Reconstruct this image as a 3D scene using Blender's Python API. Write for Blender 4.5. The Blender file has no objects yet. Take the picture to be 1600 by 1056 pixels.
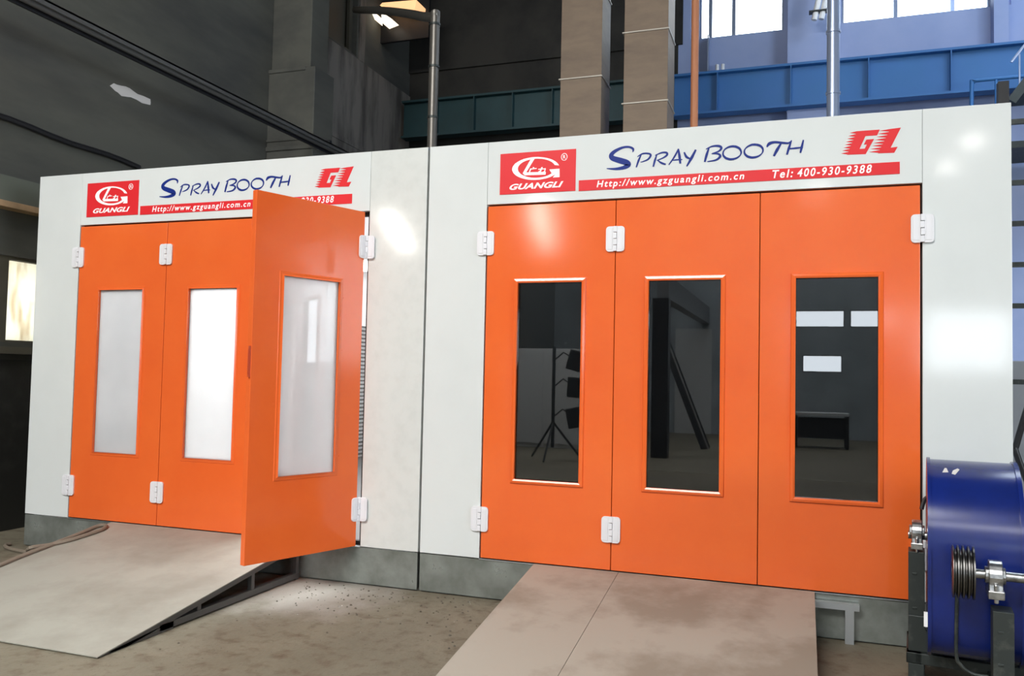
import bpy, bmesh, math, random
from mathutils import Vector, Matrix
random.seed(4)
scn = bpy.context.scene
COL = scn.collection

# ------------------------------------------------------------------ camera
def add_camera():
    f = 1300.0; yaw, pitch, roll = -0.335, 0.044, 0.021
    cy, sy, cp, sp = math.cos(yaw), math.sin(yaw), math.cos(pitch), math.sin(pitch)
    fw = Vector((sy*cp, cy*cp, sp)); r = Vector((cy, -sy, 0)); u = r.cross(fw)
    cr, sr = math.cos(roll), math.sin(roll)
    r2 = cr*r + sr*u; u2 = -sr*r + cr*u
    cam = bpy.data.cameras.new('camera'); o = bpy.data.objects.new('camera', cam); COL.objects.link(o)
    cam.sensor_fit = 'HORIZONTAL'; cam.sensor_width = 36.0; cam.lens = f/1600*36; cam.clip_start = .05
    m = Matrix((r2, u2, -fw)).transposed().to_4x4(); m.translation = (2.270, -5.875, 1.676)
    o.matrix_world = m; scn.camera = o
add_camera()

# ------------------------------------------------------------------ sky, exposure, large lights
scn.view_settings.view_transform = 'Standard'; scn.view_settings.look = 'None'
scn.view_settings.exposure = 0.0; scn.view_settings.gamma = 1.0; scn.view_settings.use_curve_mapping = False
scn.cycles.max_bounces = 8; scn.cycles.diffuse_bounces = 4; scn.cycles.glossy_bounces = 4
scn.cycles.transparent_max_bounces = 12; scn.cycles.sample_clamp_indirect = 8.0
scn.cycles.caustics_reflective = False; scn.cycles.caustics_refractive = False
W = bpy.data.worlds.new('sky'); scn.world = W; W.use_nodes = True
W.node_tree.nodes['Background'].inputs[0].default_value = (.86, .93, 1.0, 1)
W.node_tree.nodes['Background'].inputs[1].default_value = 11.0

def area_light(name, loc, target, sx, sy, power, color=(1, 1, 1), spread=180):
    l = bpy.data.lights.new(name, 'AREA'); l.shape = 'RECTANGLE'; l.size = sx; l.size_y = sy
    l.energy = power; l.color = color; l.spread = math.radians(spread)
    o = bpy.data.objects.new(name, l); COL.objects.link(o); o.location = loc
    o.rotation_euler = (Vector(target)-Vector(loc)).to_track_quat('-Z', 'Y').to_euler()
    return o
# fill daylight from added roof lights over the front bay (their glass is built below)
area_light('front_fill', (-1.8, -9.5, 9.8), (-1.8, -4, 0), 7, 3.0, 2000, (1, .985, .96))
area_light('far_fill', (2.0, -16.5, 9.8), (2.0, -15.5, 0), 9, 3.0, 900, (1, .99, .97))  # added to brighten the far bay that the dark glass mirrors
# bluish fill from an added roof light over the rear bay, right
area_light('rear_fill', (7.5, 5.0, 9.8), (5.0, 9.0, 5.5), 6, 3.0, 380, (.62, .78, 1))
# side fill from a big unseen window added in the right wall
area_light('side_fill', (15.7, -7.0, 3.6), (2, -.5, 2), 6, 3.6, 620, (.82, .91, 1))

# ------------------------------------------------------------------ materials
MATS = {}
def mat(name, col, rough=.5, metal=0., noise=None, bump=0., bscale=40., spec=.5, coat=0., emit=None, estr=0., stretch=(1, 1, 1), rnoise=0.):
    """noise = (scale, other colour, low, high[, detail])"""
    if name in MATS: return MATS[name]
    m = bpy.data.materials.new(name); m.use_nodes = True; nt = m.node_tree; N = nt.nodes; b = N['Principled BSDF']
    b.inputs['Base Color'].default_value = (*col, 1); b.inputs['Roughness'].default_value = rough
    b.inputs['Metallic'].default_value = metal; b.inputs['Specular IOR Level'].default_value = spec
    b.inputs['Coat Weight'].default_value = coat; b.inputs['Coat Roughness'].default_value = .08
    if emit: b.inputs['Emission Color'].default_value = (*emit, 1); b.inputs['Emission Strength'].default_value = estr
    if noise or bump:
        tc = N.new('ShaderNodeTexCoord'); mp = N.new('ShaderNodeMapping'); mp.inputs['Scale'].default_value = stretch
        nt.links.new(tc.outputs['Object'], mp.inputs[0])
    if noise:
        ns = N.new('ShaderNodeTexNoise'); ns.inputs['Scale'].default_value = noise[0]; ns.inputs['Detail'].default_value = noise[4] if len(noise) > 4 else 6
        ns.inputs['Roughness'].default_value = .6
        rp = N.new('ShaderNodeValToRGB'); rp.color_ramp.elements[0].position = noise[2]; rp.color_ramp.elements[1].position = noise[3]
        rp.color_ramp.elements[0].color = (*col, 1); rp.color_ramp.elements[1].color = (*noise[1], 1)
        nt.links.new(mp.outputs[0], ns.inputs['Vector']); nt.links.new(ns.outputs['Fac'], rp.inputs[0])
        nt.links.new(rp.outputs[0], b.inputs['Base Color'])
        if rnoise:
            mr = N.new('ShaderNodeMapRange'); mr.inputs[3].default_value = rough-rnoise; mr.inputs[4].default_value = rough+rnoise
            nt.links.new(ns.outputs['Fac'], mr.inputs[0]); nt.links.new(mr.outputs[0], b.inputs['Roughness'])
    if bump:
        n2 = N.new('ShaderNodeTexNoise'); n2.inputs['Scale'].default_value = bscale; n2.inputs['Detail'].default_value = 4
        bp = N.new('ShaderNodeBump'); bp.inputs['Strength'].default_value = bump; bp.inputs['Distance'].default_value = .02
        nt.links.new(mp.outputs[0], n2.inputs['Vector']); nt.links.new(n2.outputs['Fac'], bp.inputs['Height']); nt.links.new(bp.outputs[0], b.inputs['Normal'])
    MATS[name] = m; return m

def glass(name, tint, film=0., filmcol=(.8, .82, .82), refl=1., nscale=1.2):
    m = bpy.data.materials.new(name); m.use_nodes = True; nt = m.node_tree; N = nt.nodes
    N.remove(N['Principled BSDF']); out = N['Material Output']
    tr = N.new('ShaderNodeBsdfTransparent'); tr.inputs[0].default_value = (*tint, 1)
    body = tr
    if film:
        d = N.new('ShaderNodeBsdfDiffuse'); d.inputs[0].default_value = (*filmcol, 1)
        t2 = N.new('ShaderNodeBsdfTranslucent'); t2.inputs[0].default_value = (*filmcol, 1)
        ms = N.new('ShaderNodeMixShader'); ms.inputs[0].default_value = .6
        nt.links.new(d.outputs[0], ms.inputs[1]); nt.links.new(t2.outputs[0], ms.inputs[2])
        tc = N.new('ShaderNodeTexCoord'); ns = N.new('ShaderNodeTexNoise'); ns.inputs['Scale'].default_value = nscale; ns.inputs['Detail'].default_value = 3
        mr = N.new('ShaderNodeMapRange'); mr.inputs[1].default_value = .35; mr.inputs[2].default_value = .7
        mr.inputs[3].default_value = film+.07; mr.inputs[4].default_value = film-.07
        nt.links.new(tc.outputs['Object'], ns.inputs['Vector']); nt.links.new(ns.outputs['Fac'], mr.inputs[0])
        mx = N.new('ShaderNodeMixShader'); nt.links.new(mr.outputs[0], mx.inputs[0])
        nt.links.new(tr.outputs[0], mx.inputs[1]); nt.links.new(ms.outputs[0], mx.inputs[2]); body = mx
    g = N.new('ShaderNodeBsdfGlossy'); g.inputs['Roughness'].default_value = .01
    fr = N.new('ShaderNodeFresnel'); fr.inputs[0].default_value = 1.5
    mu = N.new('ShaderNodeMath'); mu.operation = 'MULTIPLY'; mu.inputs[1].default_value = refl
    nt.links.new(fr.outputs[0], mu.inputs[0])
    mix = N.new('ShaderNodeMixShader'); nt.links.new(mu.outputs[0], mix.inputs[0])
    nt.links.new(body.outputs[0], mix.inputs[1]); nt.links.new(g.outputs[0], mix.inputs[2]); nt.links.new(mix.outputs[0], out.inputs[0])
    MATS[name] = m; return m

WHITE = mat('white_panel', (.65, .68, .675), .09, noise=(2.5, (.63, .66, .655), .4, .7), bump=.03, bscale=2.2)
WORN = mat('worn_white_panel', (.62, .64, .62), .1, noise=(9, (.57, .59, .57), .45, .75), bump=.02, bscale=3)
ORANGE = mat('orange_paint', (.78, .14, .028), .12, noise=(1.5, (.74, .118, .024), .35, .7), bump=.025, bscale=2.5)
HINGE = mat('white_hinge_plastic', (.72, .72, .75), .35)
GALV = mat('galvanised_steel', (.30, .325, .305), .3, .5, noise=(3.5, (.17, .185, .165), .35, .65), rnoise=.08)
DARKGAP = mat('black_seal', (.012, .012, .012), .8)
INNER = mat('booth_inner_white', (.85, .87, .88), .4)
GRATE = mat('grate_dark', (.08, .08, .08), .6)
RED = mat('red_vinyl', (.66, .022, .028), .45, spec=.25)
VWHITE = mat('white_vinyl', (.9, .9, .9), .4)
VBLUE = mat('blue_vinyl', (.006, .022, .19), .5, spec=.2)
DECK = mat('ramp_deck_sheet', (.30, .292, .25), .6, noise=(2.2, (.235, .222, .185), .42, .68, 8), bump=.06, bscale=14, rnoise=.08)
DECK2 = mat('stained_ramp_deck_sheet', (.335, .30, .25), .6, noise=(1.8, (.235, .20, .158), .47, .63, 7), bump=.06, bscale=14, rnoise=.08)
FRAME = mat('ramp_frame_steel', (.10, .10, .095), .5, .5)
BRIGHTSTEEL = mat('bright_steel', (.55, .58, .6), .35, .9)
DARKSTEEL = mat('dark_machine_steel', (.035, .042, .04), .45, .4, noise=(14, (.09, .095, .085), .55, .75))
CHROME = mat('worn_bright_metal', (.5, .5, .5), .3, 1., noise=(30, (.25, .25, .25), .4, .7))
PULLEY = mat('pulley_steel', (.16, .155, .15), .3, 1.)
BLUE = mat('blue_enamel', (.006, .018, .15), .22, noise=(4, (.006, .014, .10), .4, .7), bump=.02, bscale=5)
BLACK = mat('black_paint', (.01, .01, .012), .45)
CABLE = mat('dusty_hose', (.17, .14, .105), .7)
WALLG = mat('grimy_grey_plaster', (.095, .095, .08), .85, noise=(1.1, (.052, .053, .049), .38, .68, 5), bump=.1, bscale=5, stretch=(1, .35, 1.4))
WALLP = mat('stained_plaster', (.21, .19, .165), .9, noise=(1.6, (.085, .077, .066), .42, .62), bump=.1, bscale=6, stretch=(1, 1.6, .35))
WALLD = mat('unlit_concrete', (.034, .031, .026), .9, noise=(1.3, (.018, .017, .015), .4, .65), bump=.1, bscale=6)  # unlit left bays, their shade put into the colour
WALLB = mat('glare_blue_wall', (.30, .38, .62), .8, noise=(.9, (.36, .43, .66), .35, .65))  # blue glare round the windows put into the wall colour
WAINS = mat('black_wainscot', (.022, .022, .02), .5, noise=(5, (.04, .04, .036), .5, .8))
TEAL = mat('teal_girder', (.010, .046, .052), .55, noise=(2, (.008, .036, .041), .4, .7))
GBLUE = mat('glare_blue_girder', (.032, .15, .38), .55, noise=(2, (.035, .15, .40), .4, .7))  # right part of the teal girder, window glare put into its colour
DUCT = mat('tan_duct', (.215, .155, .105), .6, .1, noise=(2.2, (.165, .118, .082), .4, .7), stretch=(1, 1, 3))
SEAM = mat('duct_seam', (.36, .33, .28), .5, .4)
MSTRIP = mat('dark_red_seal', (.10, .012, .006), .6)
RAILG = mat('rail_grey', (.085, .085, .08), .5, .2)
PIPE = mat('grey_pipe', (.13, .12, .105), .35, .5)
BPIPE = mat('blue_grey_pipe', (.30, .36, .5), .3, .5)
OPIPE = mat('rusty_pipe', (.42, .16, .07), .55)
SILL = mat('pale_patch', (.62, .60, .58), .9)
WOOD = mat('pale_timber', (.42, .27, .15), .7, noise=(6, (.3, .2, .11), .4, .7))
BEAMG = mat('grey_green_beam', (.12, .13, .105), .8)
WFRAME = mat('window_frame_paint', (.075, .068, .05), .6)
CLOTH0 = mat('dusty_white_sheet', (.86, .82, .74), .9, noise=(7, (.66, .55, .40), .62, .85), stretch=(1, 1, .3))
def cloth():
    m = bpy.data.materials.new('backlit_sheet'); m.use_nodes = True; nt = m.node_tree; N = nt.nodes; N.remove(N['Principled BSDF'])
    src = CLOTH0.node_tree
    tc = N.new('ShaderNodeTexCoord'); mp = N.new('ShaderNodeMapping'); mp.inputs['Scale'].default_value = (1, 1, .3)
    ns = N.new('ShaderNodeTexNoise'); ns.inputs['Scale'].default_value = 6; ns.inputs['Detail'].default_value = 5
    rp = N.new('ShaderNodeValToRGB'); e = rp.color_ramp.elements; e[0].position = .55; e[1].position = .75; e[0].color = (.9, .85, .74, 1); e[1].color = (.6, .46, .30, 1)
    d = N.new('ShaderNodeBsdfDiffuse'); t = N.new('ShaderNodeBsdfTranslucent'); x = N.new('ShaderNodeMixShader'); x.inputs[0].default_value = .5
    L = nt.links.new
    L(tc.outputs['Object'], mp.inputs[0]); L(mp.outputs[0], ns.inputs['Vector']); L(ns.outputs['Fac'], rp.inputs[0]); L(rp.outputs[0], d.inputs[0]); L(rp.outputs[0], t.inputs[0])
    L(d.outputs[0], x.inputs[1]); L(t.outputs[0], x.inputs[2]); L(x.outputs[0], N['Material Output'].inputs[0]); return m
CLOTH = cloth()
ROOFM = mat('dark_roof', (.03, .03, .03), .9)
HALLF = mat('front_wall_paint', (.42, .48, .52), .8, noise=(1.2, (.3, .35, .38), .4, .65))
HALLW = mat('hall_wall', (.22, .22, .21), .85)
FLOOR = None
GL_DUSTY = glass('dusty_glass', (.96, .97, .97), .74, (.95, .96, .97))
GL_DARK = glass('tinted_glass', (.30, .32, .33), refl=2.0)
GL_CLEAR = glass('clear_glass', (.95, .97, .97))
LAMPE = mat('lamp_glow', (.9, .9, .9), emit=(1, .96, .9), estr=45)
TUBEE = mat('tube_glow', (.9, .9, .9), emit=(1, .98, .95), estr=6)
WARME = mat('warm_light_glow', (.9, .6, .3), emit=(1, .55, .26), estr=1.0)
WARMH = mat('warm_light_hot', (.9, .8, .6), emit=(1, .86, .68), estr=1.6)

def floor_material():
    m = bpy.data.materials.new('concrete_floor'); m.use_nodes = True; nt = m.node_tree; N = nt.nodes; b = N['Principled BSDF']
    tc = N.new('ShaderNodeTexCoord')
    def noise(s, d=6, r=.6):
        n = N.new('ShaderNodeTexNoise'); n.inputs['Scale'].default_value = s; n.inputs['Detail'].default_value = d; n.inputs['Roughness'].default_value = r
        nt.links.new(tc.outputs['Object'], n.inputs['Vector']); return n
    def ramp(src, p0, c0, p1, c1):
        r = N.new('ShaderNodeValToRGB'); e = r.color_ramp.elements; e[0].position = p0; e[1].position = p1
        e[0].color = (*c0, 1); e[1].color = (*c1, 1); nt.links.new(src, r.inputs[0]); return r
    def mix(f, a, c):
        x = N.new('ShaderNodeMix'); x.data_type = 'RGBA'
        if isinstance(f, float): x.inputs[0].default_value = f
        else: nt.links.new(f, x.inputs[0])
        nt.links.new(a, x.inputs[6])
        if isinstance(c, tuple): x.inputs[7].default_value = (*c, 1)
        else: nt.links.new(c, x.inputs[7])
        return x.outputs[2]
    base = ramp(noise(.9).outputs[0], .35, (.135, .12, .083), .68, (.195, .175, .125))
    fine = ramp(noise(9, 9).outputs[0], .50, (0, 0, 0), .70, (1, 1, 1))
    c = mix(fine.outputs[0], base.outputs[0], (.098, .072, .045))
    # dry cement dust spilled along the plinth, beside the ramp
    geo = N.new('ShaderNodeVectorMath'); geo.operation = 'DISTANCE'; geo.inputs[1].default_value = (-1.2, -.3, 0)
    nt.links.new(tc.outputs['Object'], geo.inputs[0])
    mr = N.new('ShaderNodeMapRange'); mr.inputs[1].default_value = .15; mr.inputs[2].default_value = 1.15; mr.inputs[3].default_value = 1; mr.inputs[4].default_value = 0
    nt.links.new(geo.outputs['Value'], mr.inputs[0])
    ad = N.new('ShaderNodeMath'); ad.operation = 'MULTIPLY_ADD'; nt.links.new(noise(3.5, 7).outputs[0], ad.inputs[0]); ad.inputs[1].default_value = 1.1
    sb = N.new('ShaderNodeMath'); sb.operation = 'SUBTRACT'; nt.links.new(mr.outputs[0], sb.inputs[0]); sb.inputs[1].default_value = .5
    nt.links.new(sb.outputs[0], ad.inputs[2])
    dust = ramp(ad.outputs[0], .4, (0, 0, 0), .85, (1, 1, 1))
    c = mix(dust.outputs[0], c, (.27, .25, .215))
    speck = ramp(noise(38, 2).outputs[0], .69, (0, 0, 0), .72, (1, 1, 1))
    c = mix(speck.outputs[0], c, (.07, .055, .04))
    nt.links.new(c, b.inputs['Base Color']); b.inputs['Roughness'].default_value = .7
    bp = N.new('ShaderNodeBump'); bp.inputs['Strength'].default_value = .4; bp.inputs['Distance'].default_value = .02
    nt.links.new(noise(16, 8).outputs[0], bp.inputs['Height']); nt.links.new(bp.outputs[0], b.inputs['Normal'])
    return m
FLOOR = floor_material()

# ------------------------------------------------------------------ mesh helpers
class MB:
    def __init__(s): s.v = []; s.f = []
    def add(s, vs, fs, M=None):
        o = len(s.v)
        s.v += [tuple(M @ Vector(p)) if M else tuple(p) for p in vs]
        s.f += [tuple(i+o for i in f) for f in fs]; return s
    def box(s, x0, x1, y0, y1, z0, z1, M=None):
        vs = [(x, y, z) for z in (z0, z1) for y in (y0, y1) for x in (x0, x1)]
        return s.add(vs, [(0, 2, 3, 1), (4, 5, 7, 6), (0, 1, 5, 4), (2, 6, 7, 3), (0, 4, 6, 2), (1, 3, 7, 5)], M)
    def prism(s, poly, d0, d1, fr=lambda a, b, d: (a, d, b), M=None):
        n = len(poly)
        a2 = sum(poly[i][0]*poly[(i+1) % n][1]-poly[(i+1) % n][0]*poly[i][1] for i in range(n))
        if a2 < 0: poly = poly[::-1]
        vs = [fr(a, b, d0) for a, b in poly]+[fr(a, b, d1) for a, b in poly]
        fs = [tuple(range(n)), tuple(range(2*n-1, n-1, -1))]+[(i, i+n, (i+1) % n+n, (i+1) % n) for i in range(n)]
        return s.add(vs, fs, M)
    def cyl(s, p0, p1, r, n=20, r1=None, caps=True):
        return s.tube([p0, p1], [r, r if r1 is None else r1], n, caps)
    def tube(s, path, r, n=12, caps=True, closed=False):
        P = [Vector(p) for p in path]; k = len(P); rs = r if isinstance(r, (list, tuple)) else [r]*k
        vs = []; ref = None
        for i in range(k):
            if closed: t = (P[(i+1) % k]-P[i-1]).normalized()
            else: t = (P[min(i+1, k-1)]-P[max(i-1, 0)]).normalized()
            if ref is None:
                ref = Vector((0, 0, 1)) if abs(t.z) < .9 else Vector((1, 0, 0))
            a = (ref-t*ref.dot(t)).normalized(); ref = a; b = t.cross(a)
            for j in range(n):
                th = 2*math.pi*j/n; vs.append(P[i]+(a*math.cos(th)+b*math.sin(th))*rs[i])
        fs = []
        m = k if closed else k-1
        for i in range(m):
            q = (i+1) % k
            for j in range(n): fs.append((i*n+j, i*n+(j+1) % n, q*n+(j+1) % n, q*n+j))
        if caps and not closed: fs += [tuple(range(n-1, -1, -1)), tuple((k-1)*n+j for j in range(n))]
        return s.add(vs, fs)
    def bar(s, p0, p1, w, h, up=(0, 0, 1)):
        p0, p1, up = Vector(p0), Vector(p1), Vector(up); t = (p1-p0); L = t.length; t.normalize()
        a = up.cross(t)
        if a.length < 1e-4: a = Vector((1, 0, 0))
        a.normalize(); b = t.cross(a)
        M = Matrix((a, t, b)).transposed().to_4x4(); M.translation = p0
        return s.box(-w/2, w/2, 0, L, -h/2, h/2, M)
    def holed(s, a0, a1, b0, b1, holes, d0, d1, fr=lambda a, b, d: (a, d, b)):
        """slab a0..a1 x b0..b1, thickness d0..d1, with rectangular holes (a0,a1,b0,b1)"""
        A = sorted({a0, a1, *[h[0] for h in holes], *[h[1] for h in holes]}); B = sorted({b0, b1, *[h[2] for h in holes], *[h[3] for h in holes]})
        A = [a for a in A if a0 <= a <= a1]; B = [b for b in B if b0 <= b <= b1]
        def solid(i, j):
            if not (0 <= i < len(A)-1 and 0 <= j < len(B)-1): return False
            ca, cb = (A[i]+A[i+1])/2, (B[j]+B[j+1])/2
            return not any(h[0] < ca < h[1] and h[2] < cb < h[3] for h in holes)
        idx = {}; vs = []; fs = []
        def V(i, j, k):
            if (i, j, k) not in idx: idx[i, j, k] = len(vs); vs.append(fr(A[i], B[j], (d0, d1)[k]))
            return idx[i, j, k]
        for i in range(len(A)-1):
            for j in range(len(B)-1):
                if not solid(i, j): continue
                fs.append((V(i, j, 0), V(i+1, j, 0), V(i+1, j+1, 0), V(i, j+1, 0)))
                fs.append((V(i, j, 1), V(i, j+1, 1), V(i+1, j+1, 1), V(i+1, j, 1)))
                if not solid(i-1, j): fs.append((V(i, j, 0), V(i, j+1, 0), V(i, j+1, 1), V(i, j, 1)))
                if not solid(i+1, j): fs.append((V(i+1, j, 0), V(i+1, j, 1), V(i+1, j+1, 1), V(i+1, j+1, 0)))
                if not solid(i, j-1): fs.append((V(i, j, 0), V(i, j, 1), V(i+1, j, 1), V(i+1, j, 0)))
                if not solid(i, j+1): fs.append((V(i, j+1, 0), V(i+1, j+1, 0), V(i+1, j+1, 1), V(i, j+1, 1)))
        return s.add(vs, fs)
    def build(s, name, m, parent=None, off=(0, 0, 0), smooth=False, bevel=0.):
        me = bpy.data.meshes.new(name)
        me.from_pydata([(p[0]-off[0], p[1]-off[1], p[2]-off[2]) for p in s.v], [], s.f); me.validate(); 
        bm = bmesh.new(); bm.from_mesh(me); bmesh.ops.recalc_face_normals(bm, faces=bm.faces); bm.to_mesh(me); bm.free()
        ms = m if isinstance(m, list) else [m]
        for q in ms: me.materials.append(q)
        o = bpy.data.objects.new(name, me); COL.objects.link(o)
        if parent: o.parent = parent
        else: o.location = off
        if smooth:
            for p in me.polygons: p.use_smooth = True
            md = o.modifiers.new('edges', 'EDGE_SPLIT'); md.split_angle = math.radians(40)
        if bevel:
            md = o.modifiers.new('bevel', 'BEVEL'); md.width = bevel; md.segments = 2; md.limit_method = 'ANGLE'; md.angle_limit = math.radians(40)
        return o

def tag(o, label, cat=None, group=None):
    o['label'] = label
    if cat: o['category'] = cat
    if group: o['group'] = group
    return o
def thing(name, loc, label, cat, group=None):
    o = bpy.data.objects.new(name, None); COL.objects.link(o); o.location = loc; o.empty_display_size = .2
    return tag(o, label, cat, group)
def struct(o): o['kind'] = 'structure'; return o

def ribbon(mb, pts, ws, y0, y1, dx=0.):
    """brush stroke of varying width in the x-z plane"""
    P = [Vector((p[0]+dx, p[1])) for p in pts]
    Q = []; Wd = []
    for i in range(len(P)-1):                                        # Catmull-Rom resampling
        a, b, c, d = P[max(i-1, 0)], P[i], P[i+1], P[min(i+2, len(P)-1)]
        for k in range(5):
            t = k/5; t2, t3 = t*t, t*t*t
            Q.append(.5*((2*b)+(c-a)*t+(2*a-5*b+4*c-d)*t2+(3*b-a-3*c+d)*t3)); Wd.append(ws[i]+(ws[i+1]-ws[i])*t)
    Q.append(P[-1]); Wd.append(ws[-1])
    n = len(Q); L = []; R = []
    for i in range(n):
        t = (Q[min(i+1, n-1)]-Q[max(i-1, 0)]); t = t.normalized() if t.length else Vector((1, 0))
        nr = Vector((-t.y, t.x)); L.append(Q[i]+nr*Wd[i]*.62); R.append(Q[i]-nr*Wd[i]*.62)
    vs = [(p.x, y, p.y) for y in (y0, y1) for p in L+R]; fs = []
    m = 2*n
    for i in range(n-1):
        fs += [(i, i+1, n+i+1, n+i), (m+i, m+n+i, m+n+i+1, m+i+1), (i, m+i, m+i+1, i+1), (n+i, n+i+1, m+n+i+1, m+n+i)]
    fs += [(0, n, m+n, m), (n-1, m+n-1, m+2*n-1, 2*n-1)]
    mb.add(vs, fs)

def lettering(body, x0, x1, z0, z1, shear=.25, bold=.012, space=1.0, depth=.0012, y=-.004):
    """text outline as a mesh builder, fitted to a box on the front plane"""
    cu = bpy.data.curves.new('t', 'FONT'); cu.body = body; cu.shear = shear; cu.offset = bold; cu.space_character = space; cu.extrude = .01
    o = bpy.data.objects.new('t', cu); COL.objects.link(o)
    dg = bpy.context.evaluated_depsgraph_get(); me = bpy.data.meshes.new_from_object(o.evaluated_get(dg))
    xs = [v.co.x for v in me.vertices]; ys = [v.co.y for v in me.vertices]
    ax, bx, ay, by = min(xs), max(xs), min(ys), max(ys)
    mb = MB()
    mb.add([(x0+(v.co.x-ax)/(bx-ax)*(x1-x0), y-(depth if v.co.z > 0 else 0), z0+(v.co.y-ay)/(by-ay)*(z1-z0)) for v in me.vertices], [tuple(p.vertices) for p in me.polygons])
    bpy.data.objects.remove(o); bpy.data.curves.remove(cu); bpy.data.meshes.remove(me)
    return mb
STROKES = [([(1.116, 3.294), (1.118, 3.317), (1.088, 3.334), (1.038, 3.332), (0.984, 3.309), (0.959, 3.283), (0.97, 3.26), (1.025, 3.239), (1.072, 3.221), (1.085, 3.203), (1.051, 3.186), (0.991, 3.18), (0.926, 3.187)], [0.004, 0.014, 0.012, 0.014, 0.02, 0.026, 0.03, 0.034, 0.034, 0.03, 0.022, 0.014, 0.004]), ([(1.178, 3.273), (1.159, 3.23), (1.143, 3.182)], [0.006, 0.012, 0.007]), ([(1.15, 3.258), (1.187, 3.278), (1.231, 3.276), (1.246, 3.262), (1.227, 3.235), (1.188, 3.22), (1.172, 3.219)], [0.004, 0.009, 0.01, 0.012, 0.01, 0.006, 0.003]), ([(1.29, 3.266), (1.276, 3.222), (1.265, 3.179)], [0.006, 0.012, 0.008]), ([(1.277, 3.26), (1.324, 3.276), (1.357, 3.274), (1.362, 3.258), (1.334, 3.238), (1.29, 3.223)], [0.004, 0.009, 0.012, 0.012, 0.008, 0.004]), ([(1.293, 3.225), (1.324, 3.202), (1.354, 3.19)], [0.004, 0.012, 0.009]), ([(1.443, 3.296), (1.415, 3.242), (1.375, 3.185)], [0.008, 0.01, 0.005]), ([(1.441, 3.294), (1.45, 3.24), (1.456, 3.189)], [0.008, 0.015, 0.01]), ([(1.396, 3.215), (1.43, 3.218), (1.47, 3.217)], [0.004, 0.008, 0.005]), ([(1.482, 3.269), (1.498, 3.235), (1.523, 3.22)], [0.008, 0.014, 0.008]), ([(1.563, 3.281), (1.534, 3.225), (1.501, 3.167)], [0.01, 0.016, 0.007]), ([(1.655, 3.293), (1.638, 3.241), (1.625, 3.19)], [0.006, 0.014, 0.01]), ([(1.632, 3.28), (1.676, 3.297), (1.72, 3.296), (1.738, 3.281), (1.719, 3.259), (1.671, 3.245)], [0.004, 0.009, 0.013, 0.013, 0.009, 0.004]), ([(1.671, 3.245), (1.715, 3.241), (1.73, 3.223), (1.702, 3.199), (1.643, 3.191)], [0.004, 0.01, 0.014, 0.01, 0.005]), ([(1.825, 3.286), (1.838, 3.282), (1.849, 3.276), (1.859, 3.269), (1.865, 3.26), (1.869, 3.251), (1.871, 3.241), (1.869, 3.231), (1.864, 3.221), (1.856, 3.213), (1.846, 3.206), (1.834, 3.201), (1.821, 3.198), (1.808, 3.197), (1.794, 3.198), (1.782, 3.202), (1.77, 3.207), (1.761, 3.215), (1.754, 3.223), (1.75, 3.233), (1.749, 3.243), (1.751, 3.253), (1.756, 3.263), (1.763, 3.271), (1.774, 3.278), (1.785, 3.283), (1.798, 3.286), (1.812, 3.287), (1.825, 3.286)], [0.0128, 0.013, 0.0128, 0.0123, 0.0115, 0.0104, 0.0091, 0.0076, 0.006, 0.0075, 0.009, 0.0103, 0.0115, 0.0123, 0.0128, 0.013, 0.0128, 0.0123, 0.0115, 0.0104, 0.0091, 0.0076, 0.006, 0.0075, 0.009, 0.0103, 0.0115, 0.0123, 0.0128]), ([(1.97, 3.288), (1.983, 3.284), (1.994, 3.279), (2.003, 3.272), (2.01, 3.263), (2.014, 3.254), (2.015, 3.244), (2.013, 3.234), (2.008, 3.224), (2.0, 3.216), (1.99, 3.209), (1.978, 3.204), (1.965, 3.201), (1.951, 3.2), (1.938, 3.201), (1.925, 3.205), (1.913, 3.21), (1.904, 3.218), (1.897, 3.226), (1.893, 3.236), (1.892, 3.246), (1.894, 3.256), (1.899, 3.265), (1.907, 3.273), (1.917, 3.28), (1.929, 3.285), (1.942, 3.289), (1.956, 3.289), (1.97, 3.288)], [0.0128, 0.013, 0.0128, 0.0123, 0.0115, 0.0104, 0.0091, 0.0076, 0.006, 0.0075, 0.009, 0.0103, 0.0115, 0.0123, 0.0128, 0.013, 0.0128, 0.0123, 0.0115, 0.0104, 0.0091, 0.0076, 0.006, 0.0075, 0.009, 0.0103, 0.0115, 0.0123, 0.0128]), ([(2.04, 3.266), (2.056, 3.288), (2.091, 3.296), (2.14, 3.288), (2.179, 3.283), (2.191, 3.293)], [0.006, 0.017, 0.013, 0.012, 0.01, 0.005]), ([(2.132, 3.283), (2.107, 3.242), (2.086, 3.2)], [0.009, 0.016, 0.01]), ([(2.2, 3.301), (2.183, 3.248), (2.171, 3.205)], [0.006, 0.013, 0.009]), ([(2.175, 3.244), (2.228, 3.245), (2.274, 3.249)], [0.006, 0.01, 0.006]), ([(2.276, 3.298), (2.265, 3.247), (2.257, 3.211)], [0.007, 0.013, 0.008])]
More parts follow.
